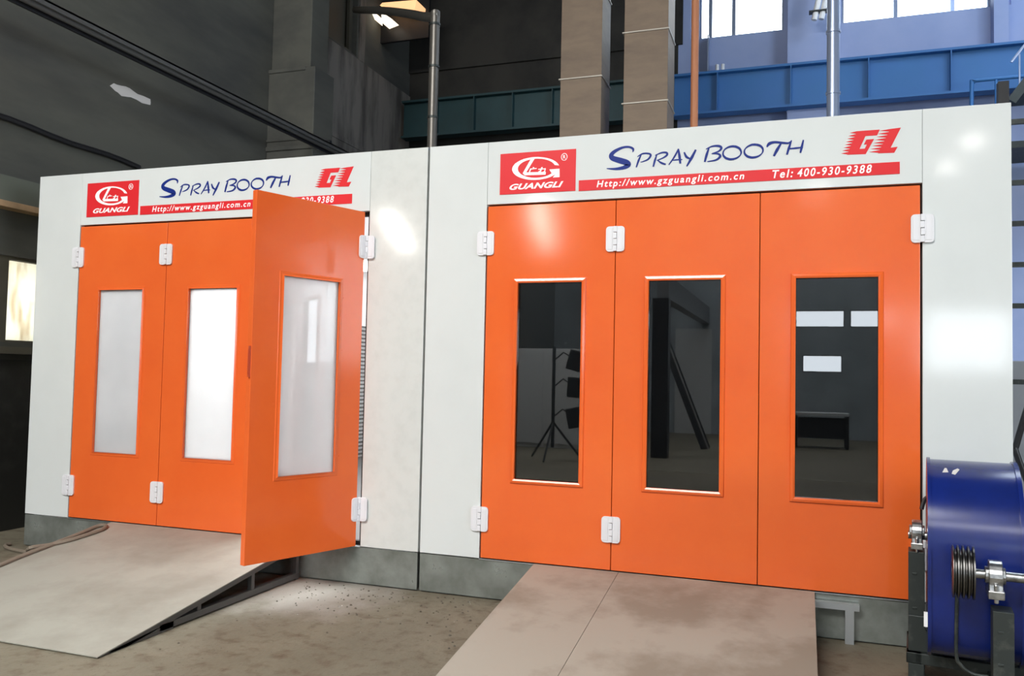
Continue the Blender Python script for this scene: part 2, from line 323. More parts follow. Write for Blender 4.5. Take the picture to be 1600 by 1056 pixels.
MONO = [[(2.611, 3.332), (2.749, 3.332), (2.733, 3.295), (2.662, 3.295), (2.626, 3.212), (2.658, 3.212), (2.671, 3.239), (2.652, 3.239), (2.668, 3.271), (2.714, 3.272), (2.664, 3.175), (2.55, 3.178)], [(2.811, 3.331), (2.875, 3.335), (2.814, 3.207), (2.856, 3.21), (2.835, 3.172), (2.739, 3.175)], [(2.611, 3.332), (2.605, 3.316), (2.567, 3.324)], [(2.603, 3.313), (2.597, 3.296), (2.559, 3.304)], [(2.596, 3.293), (2.589, 3.277), (2.551, 3.285)], [(2.588, 3.274), (2.581, 3.258), (2.543, 3.266)], [(2.58, 3.255), (2.574, 3.239), (2.536, 3.247)], [(2.573, 3.236), (2.566, 3.219), (2.528, 3.227)], [(2.565, 3.216), (2.558, 3.2), (2.52, 3.208)], [(2.557, 3.197), (2.551, 3.181), (2.513, 3.189)], [(2.811, 3.331), (2.804, 3.315), (2.748, 3.324)], [(2.802, 3.312), (2.795, 3.295), (2.739, 3.305)], [(2.793, 3.292), (2.786, 3.276), (2.73, 3.285)], [(2.784, 3.273), (2.777, 3.256), (2.721, 3.266)], [(2.775, 3.253), (2.768, 3.237), (2.712, 3.246)], [(2.766, 3.234), (2.759, 3.217), (2.703, 3.227)], [(2.757, 3.214), (2.75, 3.198), (2.694, 3.207)], [(2.748, 3.195), (2.741, 3.178), (2.685, 3.188)]]
RING = ([(0.567, 3.232), (0.56, 3.243), (0.551, 3.253), (0.54, 3.263), (0.526, 3.272), (0.509, 3.281), (0.491, 3.288), (0.471, 3.294), (0.45, 3.299), (0.427, 3.303), (0.404, 3.306), (0.38, 3.307), (0.357, 3.307), (0.334, 3.305), (0.312, 3.302), (0.29, 3.298), (0.271, 3.292), (0.253, 3.285), (0.238, 3.277), (0.224, 3.269), (0.214, 3.259), (0.206, 3.249), (0.201, 3.238), (0.199, 3.227), (0.2, 3.216), (0.205, 3.205), (0.212, 3.194), (0.222, 3.184), (0.234, 3.174), (0.25, 3.165), (0.267, 3.157), (0.286, 3.15), (0.307, 3.144), (0.329, 3.139), (0.352, 3.136), (0.375, 3.134), (0.399, 3.134), (0.422, 3.134), (0.445, 3.137), (0.466, 3.14), (0.487, 3.145), (0.506, 3.151), (0.522, 3.158), (0.537, 3.166), (0.549, 3.175)], [(0.533, 3.237), (0.527, 3.246), (0.519, 3.254), (0.509, 3.262), (0.497, 3.269), (0.483, 3.276), (0.468, 3.281), (0.451, 3.286), (0.434, 3.29), (0.416, 3.292), (0.397, 3.294), (0.379, 3.294), (0.361, 3.293), (0.343, 3.291), (0.326, 3.288), (0.309, 3.284), (0.295, 3.279), (0.281, 3.273), (0.27, 3.266), (0.261, 3.259), (0.253, 3.25), (0.248, 3.242), (0.245, 3.233), (0.245, 3.224), (0.247, 3.214), (0.251, 3.205), (0.258, 3.197), (0.266, 3.188), (0.277, 3.18), (0.29, 3.173), (0.304, 3.167), (0.319, 3.161), (0.336, 3.157), (0.354, 3.153), (0.372, 3.151), (0.39, 3.15), (0.409, 3.15), (0.427, 3.151), (0.445, 3.153), (0.462, 3.156), (0.477, 3.16), (0.492, 3.166), (0.504, 3.172), (0.515, 3.179), (0.524, 3.186)])
EMB = [[(0.493, 3.206), (0.571, 3.207), (0.573, 3.144), (0.521, 3.144), (0.536, 3.163), (0.508, 3.181)], [(0.347, 3.296), (0.377, 3.296), (0.312, 3.195), (0.466, 3.19), (0.464, 3.169), (0.301, 3.173), (0.284, 3.19)], [(0.343, 3.222), (0.393, 3.223), (0.393, 3.217), (0.35, 3.215), (0.34, 3.193), (0.332, 3.194)], [(0.361, 3.231), (0.372, 3.231), (0.376, 3.225), (0.365, 3.224)], [(0.407, 3.216), (0.465, 3.217), (0.46, 3.19), (0.445, 3.189), (0.447, 3.195), (0.453, 3.195), (0.456, 3.21), (0.406, 3.209)], [(0.431, 3.227), (0.442, 3.227), (0.426, 3.192), (0.409, 3.19), (0.406, 3.195), (0.419, 3.201)]]

# ------------------------------------------------------------------ the hall
XL, XR, YF, YB, ZC = -5.3, 16.0, -20.0, 9.2, 10.0
fyz = lambda x: (lambda a, b, d: (d, a, b))
FX = lambda a, b, d: (d, a, b)              # slab lying in a y-z plane
FZ = lambda a, b, d: (a, b, d)              # slab lying in the x-y plane
o = struct(MB().box(XL-.3, XR+.3, YF-.3, YB+.3, -.15, 0).build('floor', FLOOR)); o['label'] = 'dusty grey brown concrete floor'

# left wall, with the half papered window at its near end and the high blind recess behind the pilaster
LW = (-.95, 1.75, 1.9, 2.77); RECESS = (6.0, 7.05, 7.32, 8.6)
wl = struct(MB().holed(YF, YB, 1.72, ZC, [LW, RECESS], XL-.3, XL, FX).build('wall_left', WALLG))
struct(MB().box(XL-.30, XL+.012, YF, YB, 0, 1.72).build('baseboard_left', WAINS))
mb = MB().holed(RECESS[0], RECESS[1], RECESS[2], RECESS[3], [(6.1, 6.95, 7.42, 8.5)], XL-.10, XL-.16, FX).box(XL-.3, XL-.2, 6.0, 7.05, 7.32, 8.6)
struct(mb.build('trim_1', WFRAME))
mb = MB().prism([(1.538, 4.915), (1.592, 4.963), (1.64, 4.962), (1.708, 4.972), (1.77, 4.985), (1.836, 4.985), (1.90, 4.968), (1.959, 4.956), (2.06, 4.963), (2.167, 4.96), (2.175, 4.92), (2.171, 4.89),
   (2.12, 4.882), (2.036, 4.871), (1.95, 4.884), (1.861, 4.885), (1.80, 4.87), (1.714, 4.852), (1.66, 4.875), (1.616, 4.881), (1.575, 4.90)], XL, XL+.004, FX)
p = mb.build('peeled_patch', SILL, wl); p['label'] = 'pale patch where the grey paint has peeled off'
# the window in the left wall: frame, panes and the dusty sheet pinned behind the glass
mb = MB().holed(LW[0], LW[1], LW[2], LW[3], [(-.89, -.42, 1.95, 2.72), (-.35, .275, 1.95, 2.72), (.375, 1.02, 1.92, 2.74), (1.10, 1.69, 1.95, 2.72)], XL-.12, XL-.02, FX)
wf = struct(mb.build('window_1', WFRAME))
for a, b in ((-.89, -.42), (-.35, .275), (.375, 1.02), (1.10, 1.69)):
    MB().box(XL-.085, XL-.079, a-.01, b+.01, 1.90, 2.76).build('pane', GL_CLEAR, wf)
mb = MB(); n = 26
vs = []; fs = []
for i in range(n+1):
    y = -.95+2.7*i/n; dx = .012*math.sin(i*2.3)+.006*math.sin(i*5.1)
    vs += [(XL-.125+dx, y, 1.90), (XL-.125+dx*.6, y, 2.765), (XL-.128+dx, y, 1.90), (XL-.128+dx*.6, y, 2.765)]
for i in range(n):
    k = 4*i; fs += [(k, k+4, k+5, k+1), (k+2, k+3, k+7, k+6)]
sheet = MB().add(vs, fs).build('window_sheet', CLOTH, smooth=True)
tag(sheet, 'dusty white sheet hung behind the window panes in the left wall', 'sheet')
struct(MB().box(XL, XL+.10, -1.1, 1.9, 1.78, 1.85).build('trim_2', WFRAME))
# ledge beam above the window and the strip of bare timber under it
struct(MB().box(XL, XL+.14, -4, 1.6, 3.29, 3.54).build('trim_3', BEAMG))
tb = MB().box(XL+.0, XL+.16, -3.2, 1.1, 3.225, 3.288).build('timber_strip', WOOD, bevel=.006)
tag(tb, 'pale bare timber strip fixed under the ledge on the left wall', 'timber')
# pilaster with string courses
mb = MB().box(XL, -4.50, 4.52, 5.05, 0, 6.15).box(XL, -4.62, 4.58, 5.05, 6.15, ZC).box(XL, -4.66, 4.50, 5.05, 6.10, 6.16).box(XL, -4.47, 4.49, 5.05, 4.92, 4.99).box(XL, -4.48, 4.50, 5.05, 5.06, 5.10)
struct(mb.build('trim_4', WALLG, bevel=.012))
# rail carried in front of the pilasters along the left wall: trough with a grey conduit in it
r0 = thing('wall_rail', (-4.42, -6, 5.0), 'long dark steel rail running along the left wall and across the pilaster', 'rail')
q = (-4.42, -6, 5.0)
MB().box(-4.47, -4.44, -8, 8.6, 4.93, 5.03).box(-4.44, -4.34, -8, 8.6, 5.03, 5.05).build('trough', BLACK, r0, q)
MB().tube([(-4.405, y, 4.985) for y in (-8, 0, 8.6)], .032, 10).build('conduit', RAILG, r0, q, smooth=True)
MB().box(-4.365, -4.34, -8, 8.6, 4.99, 5.05).build('lip', RAILG, r0, q)
for y in (-6, 4.75): MB().box(-5.3 if y < 0 else -4.5, -4.34, y-.03, y+.03, 5.05, 5.09).build('bracket', BLACK, r0, q)
# sagging cable lower down the wall
pts = [(XL+.035, y, 4.16-.055*(y+1)*.5+.012*math.sin(y*5)) for y in [-6+.25*i for i in range(0, 33)]]
c = MB().tube(pts, .032, 8).build('wall_cable', BLACK, smooth=True); tag(c, 'black sagging cable clipped to the left wall below the peeled patch', 'cable')
struct(MB().box(XL, XL+.02, 5.05, YB, 3, 7.28).box(XL, XL+.035, 5.05, YB, 5.66, 5.74).box(XL, XL+.03, 7.1, 7.3, 7.28, 9).build('trim_8', WALLP))

# back wall: dark painted shade left, blue painted glare right, crane girder along it
WZ0, WZ1 = 7.82, 9.6
BW = [(.34, .385, WZ0+.02, WZ1), (.50, 1.06, WZ0, WZ1), (1.125, 1.945, WZ0, WZ1), (2.90, 5.142, WZ0, WZ1), (5.39, 5.445, WZ0, WZ1), (6.2, 8.4, WZ0, WZ1)]
BW[1] = (.50, 1.945, WZ0, WZ1); BW.pop(2)
struct(MB().box(XL-.3, .12, YB, YB+.3, 0, ZC).build('wall_back', WALLD))
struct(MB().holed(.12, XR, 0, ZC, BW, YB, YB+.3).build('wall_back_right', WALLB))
for k, (a, b, bars) in enumerate(((.50, 1.945, (.683, 1.092)), (2.90, 5.142, (3.745, 4.607)), (6.2, 8.4, (7.0, 7.7)))):
    hs = []; e = [a+.03]+[q for t in bars for q in (t-.032, t+.032)]+[b-.03]
    for i in range(0, len(e), 2): hs.append((e[i], e[i+1], WZ0+.03, WZ1-.03))
    w = struct(MB().holed(a, b, WZ0, WZ1, hs, YB+.06, YB+.12).build('window_%d' % (k+2), BPIPE))
    for h in hs: MB().box(h[0]-.01, h[1]+.01, YB+.085, YB+.091, h[2]-.01, h[3]+.01).build('pane', GL_CLEAR, w)
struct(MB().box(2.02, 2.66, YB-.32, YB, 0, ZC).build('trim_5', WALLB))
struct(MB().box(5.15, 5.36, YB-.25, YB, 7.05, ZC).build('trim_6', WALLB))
struct(MB().box(-5.3, .2, YB-.06, YB, 7.75, 8.6).build('trim_7', WALLD))
def girder(name, x0, x1, m, label):
    g = thing(name, (x0, YB-.4, 6.3), label, 'girder')
    of = (x0, YB-.4, 6.3)
    MB().box(x0, x1, YB-.42, YB-.40, 6.32, 6.98).build('web', m, g, of)
    MB().box(x0, x1, YB-.53, YB-.28, 6.98, 7.02).build('top_flange', m, g, of)
    MB().box(x0, x1, YB-.53, YB-.28, 6.28, 6.32).build('bottom_flange', m, g, of)
    x = x0+.75
    while x < x1:
        MB().box(x-.008, x+.008, YB-.53, YB-.42, 6.32, 6.98).build('stiffener', m, g, of); x += .78*(1 if x0 < 0 else 1.55)
    return g
girder('crane_girder', -5.2, .12, TEAL, 'dark teal crane girder along the back wall left of the tan ducts')
girder('crane_girder', .12, 11.0, GBLUE, 'crane girder coloured blue with window glare along the back wall under the bright windows')
# ceiling, side wall, front wall (behind the viewer)
SK = [(-5.2, 1.8, -11, -8), (-2.6, 6.6, -18, -15), (4.5, 10.5, 3.5, 6.5)]  # roof openings added for the fill lights
struct(MB().holed(XL-.3, XR+.3, YF-.3, YB+.3, SK, ZC, ZC+.15, FZ).build('ceiling', ROOFM))
for k, h in enumerate(SK):
    struct(MB().box(h[0]-.05, h[1]+.05, h[2]-.05, h[3]+.05, ZC+.16, ZC+.18).build('window_%d' % (k+14), GL_CLEAR))
SW = [(-10, -4, 1.8, 5.4)]  # unseen side window added for the fill light
struct(MB().holed(YF, YB, 0, ZC, SW, XR, XR+.3, FX).build('wall_right', HALLW))
struct(MB().holed(-10, -4, 1.8, 5.4, [(-9.9+i*1.5, -8.5+i*1.5, 1.9, 5.3) for i in range(4)], XR+.1, XR+.16, FX).build('window_7', WFRAME))
FW = [(2.10, 3.46, 3.25, 3.76), (3.6, 4.9, 3.25, 3.76), (5.55, 7.75, 2.05, 3.74), (2.30, 3.40, 1.93, 2.44)]
wfz = struct(MB().holed(XL, XR, 0, ZC, FW, YF-.3, YF).build('wall_front', HALLF))
for k, h in enumerate(FW):
    n = max(1, round((h[1]-h[0])/1.1)); wd = (h[1]-h[0])/n
    hs = [(h[0]+wd*i+.03, h[0]+wd*(i+1)-.03, h[2]+.03, h[3]-.03) for i in range(n)]
    struct(MB().holed(h[0], h[1], h[2], h[3], hs, YF-.16, YF-.1).build('window_%d' % (k+8), WFRAME))

# ------------------------------------------------------------------ spray booths
DZ0, DZ1, ZT = .299, 2.966, 3.446
DEPTH = 6.6
def rounded(x0, x1, z0, z1, r, cl, cr, n=4):
    """rectangle in x-z with rounded left and/or right corners"""
    p = []
    def arc(cx, cz, a0): 
        for i in range(n+1):
            a = math.radians(a0+90*i/n); p.append((cx+r*math.cos(a), cz+r*math.sin(a)))
    if cr: arc(x1-r, z0+r, -90); arc(x1-r, z1-r, 0)
    else: p.extend([(x1, z0), (x1, z1)])
    if cl: arc(x0+r, z1-r, 90); arc(x0+r, z0+r, 180)
    else: p.extend([(x0, z1), (x0, z0)])
    return p
def hinge_mesh(xj, zc, post_side, ang=0.):
    """white two-leaf hinge over the joint at xj; ang folds the post-side half about the knuckle (leaf coordinates)"""
    H, Wd = .092, .068; mb = MB()
    for side in (-1, 1):
        M = Matrix.Translation((xj, -.014, 0)) @ Matrix.Rotation(ang if side == post_side else 0, 4, 'Z') @ Matrix.Translation((-xj, .014, 0))
        a, b = (xj-Wd, xj-.012) if side < 0 else (xj+.012, xj+Wd)
        mb.prism(rounded(a, b, zc-H, zc+H, .024, side < 0, side > 0), -.016, -.001, M=M)
        if side < 0: mb.box(xj-Wd+.012, xj-.02, -.019, -.015, zc-H+.016, zc+H-.016, M)
        else: mb.box(xj+.02, xj+Wd-.012, -.019, -.015, zc-H+.016, zc+H-.016, M)
        for k in range(4):                                            # interleaved knuckles
            if (k % 2 == 0) != (side < 0): continue
            z0 = zc-H+.004+k*.046
            q = (xj-.014, xj+.011) if side < 0 else (xj-.011, xj+.014)
            mb.prism([(q[0], z0), (q[1], z0), (q[1], z0+.042), (q[0], z0+.042)], -.023, -.002, M=M)
    return mb
PW = {0: (.265, .757), 1: (.246, .744), 2: (.234, .741)}
def leaf(root, rloc, xo, k, hinge_joint=None, hinge_side=-1, swing=0., glassm=None, paint=None, handle=False, off=0.):
    """one door leaf; local x runs from its left edge (0) to its right edge (1)"""
    x0, x1 = (.011 if k == 0 else .0025), (.988 if k == 2 else .9975); z0, z1 = DZ0+.006, DZ1-.015
    p0, p1 = PW[k]; p0 += off; p1 += off; b0, b1 = .905, 2.362
    px = 1.0 if swing else 0.0                                        # pivot, in local x
    lo = (px, 0, 0)
    o = MB().holed(x0, x1, z0, z1, [(p0-.012, p1+.012, b0-.012, b1+.012)], 0, .05).build('door_leaf', paint or ORANGE, root, lo, bevel=.003)
    # mitred moulding round the window
    e, w = .012, .028
    mb = MB()
    q_ = .3 if glassm is GL_DUSTY else 1.0
    R = [(p0, p1, b0, b1, .012), (p0, p1, b0, b1, -.012), (p0-.012, p1+.012, b0-.012, b1+.012, -.017*q_), (p0-w, p1+w, b0-w, b1+w, -.013*q_), (p0-w-.006, p1+w+.006, b0-w-.006, b1+w+.006, .002)]
    vs = [];
    for a, b, c, d, y in R: vs += [(a, y, c), (b, y, c), (b, y, d), (a, y, d)]
    fs = [(4*i+j, 4*i+(j+1) % 4, 4*i+4+(j+1) % 4, 4*i+4+j) for i in range(4) for j in range(4)]
    mb.add(vs, fs)
    for t in (.08, .36, .64, .92):                                    # screw heads
        for xx in (p0-w-.018, p1+w+.018): mb.cyl((xx, -.003, b0+(b1-b0)*t), (xx, .002, b0+(b1-b0)*t), .0045, 8)
    mb.build('window_trim', paint or ORANGE, o, lo)
    MB().box(p0-.011, p1+.011, .014, .020, b0-.011, b1+.011).build('window_pane', glassm, o, lo)
    MB().holed(p0-.02, p1+.02, b0-.02, b1+.02, [(p0+.004, p1-.004, b0+.004, b1-.004)], .021, .049).build('pane_gasket', DARKGAP, o, lo)
    if hinge_joint is not None:
        for zc in (2.668, .592):
            h = hinge_mesh(hinge_joint, zc, hinge_side, ang=-swing if swing else 0.).build('hinge', HINGE, o, lo, bevel=.002)
    if handle:
        MB().box(-.010, .004, .004, .022, 1.62, 1.84).box(-.014, -.008, .008, .018, 1.64, 1.82).build('latch_strip', mat('dull_red_orange', (.45, .06, .02), .4), o, lo)
    o.location = (xo+px-rloc[0], 0-rloc[1], 0-rloc[2])
    o.rotation_euler = (0, 0, swing)
    return o

def header_graphics(header, rloc, xo, dx):
    hx = xo+dx
    B = lambda mb, n, m: mb.build(n, m, header, rloc)
    B(MB().box(hx+.0, hx+.592, -.004, .0, 3.036, 3.348), 'logo_plate', RED)
    o_, i_ = RING; n = len(o_)
    mb = MB(); y0, y1 = -.0052, -.0041
    vs = [(p[0]-.103+hx, y, p[1]) for y in (y0, y1) for p in o_+i_]; m = 2*n; fs = []
    for i in range(n-1):
        fs += [(i, i+1, n+i+1, n+i), (m+i, m+n+i, m+n+i+1, m+i+1), (i, m+i, m+i+1, i+1), (n+i, n+i+1, m+n+i+1, m+n+i)]
    mb.add(vs, fs)
    for i, poly in enumerate(EMB): mb.prism([(p[0]-.103+hx, p[1]) for p in poly], y0-.0001*(i+1), y1)
    # registered mark
    cx, cz = hx+.503, 3.293; ring = [(cx+.022*math.cos(t*math.pi/10), y0+.0005, cz+.026*math.sin(t*math.pi/10)) for t in range(20)]
    mb.tube(ring, .0028, 6, closed=True)
    B(mb, 'logo_emblem', VWHITE)
    B(lettering('R', cx-.009, cx+.011, cz-.014, cz+.014, 0, .01), 'registered_letter', VWHITE)
    B(lettering('GUANGLI', hx+.078, hx+.50, 3.068, 3.113, .38, .035, 1.05), 'logo_lettering', VWHITE)
    B(MB().box(hx+.617, hx+2.765, -.004, 0, 3.032, 3.111), 'red_strip', RED)
    B(lettering('Http://www.gzguangli.com.cn', hx+.752, hx+1.79, 3.037, 3.101, .2, .018, 1.28), 'web_address', VWHITE)
    B(lettering('Tel:', hx+1.975, hx+2.108, 3.047, 3.103, .2, .018, 1.28), 'telephone_word', VWHITE)
    B(lettering('400-930-9388', hx+2.135, hx+2.598, 3.047, 3.103, .2, .018, 1.28), 'telephone_number', VWHITE)
    mb = MB()
    for i, (pts, ws) in enumerate(STROKES): ribbon(mb, pts, ws, -.0022-.00006*i, -.0005, hx-.103)
    B(mb, 'sign_lettering', VBLUE)
    mb = MB()
    for poly in MONO: mb.prism([(p[0]-.103+hx, p[1]) for p in poly], -.002, -.0004)
    B(mb, 'monogram', RED)

def booth(xa, xo, xb, label, gl, gdx, open_leaf, left_m, right_m, seam_x):
    """xa..xb outside, xo = left edge of the 3 m door opening"""
    loc = ((xa+xb)/2, 0, 0); root = thing('spray_booth', loc, label, 'spray booth', 'spray booths side by side')
    x1 = xo+3.0
    B = lambda mb, n, m, **k: mb.build(n, m, root, loc, **k)
    B(MB().box(xa, xo, 0, .05, DZ0, ZT), 'front_panel', left_m, bevel=.002)
    B(MB().box(x1+.002, xb, 0, .05, DZ0, ZT), 'front_panel', right_m, bevel=.002)
    hd = B(MB().box(xo+.002, x1, 0, .05, DZ1, ZT), 'header_panel', WHITE, bevel=.002)
    header_graphics(hd, loc, xo, gdx)
    B(MB().box(xa, seam_x-.003 if seam_x else xb, .004, .05, 0.012, DZ0-.008).box(xa, xb, .03, .06, 0, .02), 'plinth', GALV)
    B(MB().box(xo, x1, -.004, .05, DZ0-.008, DZ0-.001), 'sill_strip', BRIGHTSTEEL)
    # rebate strips behind the door joints
    mb = MB().holed(xo-.02, x1+.02, DZ0-.02, DZ1+.02, [(xo+.035, x1-.035, DZ0+.03, DZ1-.03)], .052, .10)
    B(mb, 'door_frame', DARKGAP)
    # shell
    B(MB().box(xa, xa+.05, .05, DEPTH, DZ0, ZT-.04), 'side_wall', INNER); B(MB().box(xb-.05, xb, .05, DEPTH, DZ0, ZT-.04), 'side_wall', INNER)
    B(MB().box(xa+.05, xb-.05, DEPTH-.05, DEPTH, DZ0, ZT-.04), 'rear_wall', INNER)
    B(MB().box(xa, xb, .05, DEPTH, ZT-.04, ZT-.005), 'roof_panel', INNER)
    B(MB().box(xa+.002, xb-.002, .06, DEPTH, .2, DZ0-.002), 'floor_grating', GRATE)
    if open_leaf:
        for s in (0, 1):
            B(MB().box(xa+.051+s*2.9, xa+.9+s*2.9, .6, DEPTH-.6, ZT-.16, ZT-.041), 'light_box', INNER)
            B(MB().box(xa+.15+s*2.9, xa+.8+s*2.9, .7, DEPTH-.7, ZT-.166, ZT-.161), 'light_diffuser', TUBEE)
        mb = MB()
        for i in range(34): z = .34+i*.062; mb.box(xa+.051, xa+.10, 4.2, DEPTH-.06, z, z+.022)
        B(mb, 'louvre_panel', GRATE)
    return root, loc

WORNR = WORN
bl, ll = booth(-4.52, -4.007, -.506, 'left white spray booth, lit inside, its third orange door leaf swung open', GL_DUSTY, .072, True, WHITE, WORN, -.506)
br, lr = booth(-.488, 0.0, 3.505, 'right white spray booth with dark windows and all three orange doors shut', GL_DARK, .103, False, WHITE, WHITE, None)
for root, loc, xo, gl, opened in ((bl, ll, -4.007, GL_DUSTY, True), (br, lr, 0.0, GL_DARK, False)):
    o = leaf(root, loc, xo, 0, 0.0, -1, 0, gl)
    o = leaf(root, loc, xo+1, 1, 0.0, -1, 0, gl, off=.015 if opened else 0)
    o = leaf(root, loc, xo+2, 2, 1.0, 1, 1.2038 if opened else 0., gl, handle=opened, off=.012 if opened else 0)
    if opened: o.location.x += -.020; o.location.y += -.016; o['label'] = 'orange door leaf standing open'
    for k in (1, 2):                                                  # cover strips behind the meeting edges
        if opened and k == 2: continue
        MB().box(xo+k-.03, xo+k+.03, .051, .06, DZ0+.03, DZ1-.03).build('meeting_strip', MSTRIP, root, loc)
il = bpy.data.lights.new('booth_lamp', 'AREA'); il.shape = 'RECTANGLE'; il.size = 3.2; il.size_y = 3.4; il.energy = 260; il.color = (.97, .99, 1)
ilo = bpy.data.objects.new('booth_lamp', il); COL.objects.link(ilo); ilo.location = (-2.6, 1.85, 3.26)
il = bpy.data.lights.new('right_booth_fill', 'AREA'); il.shape = 'RECTANGLE'; il.size = .3; il.size_y = 2; il.energy = 8; il.color = (.95, .98, 1)  # faint fill light added inside the right booth
ilo = bpy.data.objects.new('right_booth_fill', il); COL.objects.link(ilo); ilo.location = (.6, 3.0, 3.3)

# ------------------------------------------------------------------ the far side of the hall, mirrored in the dark glass
def work_lamp_stand(x, y, label):
    loc = (x, y, 0); r = thing('lamp_stand', loc, label, 'lamp stand')
    MB().cyl((x, y, .25), (x, y, 2.25), .035, 12).build('pole', BLACK, r, loc, smooth=True)
    for a in (90, 210, 330):
        c, s = math.cos(math.radians(a)), math.sin(math.radians(a))
        MB().tube([(x, y, .75), (x+.6*c, y+.6*s, .02)], .022, 8).build('leg', BLACK, r, loc, smooth=True)
    for z, t in ((1.98, .25), (1.45, .05), (.85, -.2)):
        h = MB().box(-.14, .14, -.07, .07, -.2, .2, Matrix.Translation((x+.45, y+.05, z)) @ Matrix.Rotation(t, 4, 'Y')).build('lamp_head', BLACK, r, loc, bevel=.02)
        MB().tube([(x, y, z), (x+.2, y+.02, z+.16), (x+.40, y+.05, z+.05)], .016, 8).build('arm', BLACK, r, loc, smooth=True)
work_lamp_stand(-2.4, -10.1, 'black tripod lamp stand with three heads mirrored in the first dark door window')
PALE = mat('pale_cupboard', (.62, .64, .65), .5)
q = (-3.4, -13.0, 0); t = thing('tool_cupboard', q, 'pale grey cupboard put in for the white wall across the hall mirrored in the first dark door window', 'cupboard')  # stands in for a white wall behind the lamp stand
MB().box(-4.3, -2.5, -13.3, -12.7, 0, 2.3).build('body', PALE, t, q, bevel=.01)
for x in (-4.27, -3.38): MB().box(x, x+.85, -12.7, -12.68, .1, 2.24).build('door', PALE, t, q)
q = (-.5, -15.5, 0); t = thing('gantry_beam', q, 'grey gantry beam on a dark column mirrored in the middle dark door window', 'beam')
MB().box(-.62, -.38, -19.98, -11.7, 3.35, 3.85).build('beam', mat('gantry_grey', (.22, .23, .24), .4, .3), t, q)
MB().box(-.70, -.36, -11.9, -11.6, 0, 3.35).build('column', BLACK, t, q)
q = (-.4, -14.5, 0); t = thing('leaning_plank', q, 'dark steel plank leaning in the hall mirrored in the middle dark door window', 'plank')
MB().bar((-.95, -14.6, 2.75), (.15, -14.3, .02), .22, .05, (0, 1, 0)).build('board', BLACK, t, q)
MB().bar((-.88, -14.5, 2.75), (.22, -14.2, .02), .035, .05, (0, 1, 0)).build('edge_strip', BRIGHTSTEEL, t, q)
struct(MB().box(-1.4, -.3, YF, YF+.04, 0, 3.2).build('lit_wall_panel', PALE))  # lit part of the front wall, put in as a pale slab
q = (3.0, -16.5, 0); t = thing('workbench', q, 'dark workbench put in for a car-like shape mirrored in the last dark door window', 'workbench')  # simple bench built in place of a dark car-like shape
MB().box(2.1, 3.4, -17, -16.2, .82, .88).build('bench_top', PALE, t, q)
for x in (2.15, 3.35):
    for y in (-16.95, -16.25): MB().box(x-.04, x+.04, y-.04, y+.04, 0, .82).build('leg', BLACK, t, q)
MB().box(2.2, 3.3, -16.9, -16.3, .25, .75).build('under_cabinet', BLACK, t, q)

# ------------------------------------------------------------------ ramps
def ramp(xa, xb, L, m, label, seam=None, stub=None):
    loc = ((xa+xb)/2, -L/2, 0); r = thing('ramp', loc, label, 'ramp', 'loading ramps in front of the booth doors')
    z = lambda y: .288*(1+y/L)+.012
    t = .006
    cuts = [xa, seam, xb] if seam else [xa, xb]
    for a, b in zip(cuts, cuts[1:]):
        vs = []
        for y in (-L, -.006):
            vs += [(a+.0015, y, z(y)), (b-.0015, y, z(y)), (b-.0015, y, z(y)-t), (a+.0015, y, z(y)-t)]
        MB().add(vs, [(0, 1, 5, 4), (1, 2, 6, 5), (2, 3, 7, 6), (3, 0, 4, 7), (0, 3, 2, 1), (4, 5, 6, 7)]).build('deck_sheet', m, r, loc)
    for x in (xa+.035, xb-.035):
        k = MB().bar((x, -L+.10, z(-L+.10)-.026), (x, -.03, z(-.03)-.028), .05, .036)
        k.prism([(-L+.02, 0.002), (-L+.62, .002), (-L+.62, .05), (-L+.02, .006)], x-.025, x+.025, FX)
        k.box(x-.025, x+.025, -L+.5, -.03, .012, .052)
        k.box(x-.02, x+.02, -.07, -.03, .0, .27)
        k.build('side_frame', FRAME, r, loc)
        for f in (.42, .70):
            y = -L+L*f; MB().box(x-.018, x+.018, y-.018, y+.018, .05, z(y)-.04).build('upright', FRAME, r, loc)
    for f in (.3, .6, .9):
        y = -L+L*f; MB().box(xa+.06, xb-.06, y-.02, y+.02, max(.004, z(y)-.05), z(y)-.007).build('cross_bar', FRAME, r, loc)
    if stub:
        MB().box(xb-.5, stub, -.06, -.01, .212, .252).build('threshold_bar', BRIGHTSTEEL, r, loc)
        MB().box(stub-.085, stub-.032, -.06, -.01, 0, .212).build('threshold_leg', BRIGHTSTEEL, r, loc)
    return r
ramp(-3.49, -1.525, 2.07, DECK, 'dusty sheet metal ramp with open dark frame below the left booth doors')
ramp(.432, 2.362, 2.07, DECK2, 'stained brown sheet metal ramp below the right booth doors', seam=1.06, stub=2.63)

# hose over the edge of the left ramp
def smooth_path(P, n=6):
    P = [Vector(p) for p in P]; out = []
    for i in range(len(P)-1):
        a, b, c, d = P[max(i-1, 0)], P[i], P[i+1], P[min(i+2, len(P)-1)]
        for k in range(n):
            t = k/n; out.append(.5*((2*b)+(c-a)*t+(2*a-5*b+4*c-d)*t*t+(3*b-a-3*c+d)*t**3))
    return out+[P[-1]]
rz = lambda y: .288*(1+y/2.07)+.012+.015
H = [(-4.62, .0-.05, .017), (-4.60, -.12, .017), (-4.45, -.20, .017), (-4.2, -.25, .017), (-3.95, -.33, .017), (-3.72, -.55, .05), (-3.52, -.82, rz(-.82)+.01)]
H += [(x, y, rz(y)) for x, y in ((-3.47, -.675), (-3.40, -.53), (-3.37, -.36), (-3.36, -.25), (-3.39, -.17), (-3.44, -.14), (-3.475, -.2), (-3.46, -.36), (-3.455, -.55), (-3.455, -.75), (-3.455, -.95), (-3.44, -1.12), (-3.45, -1.22))]
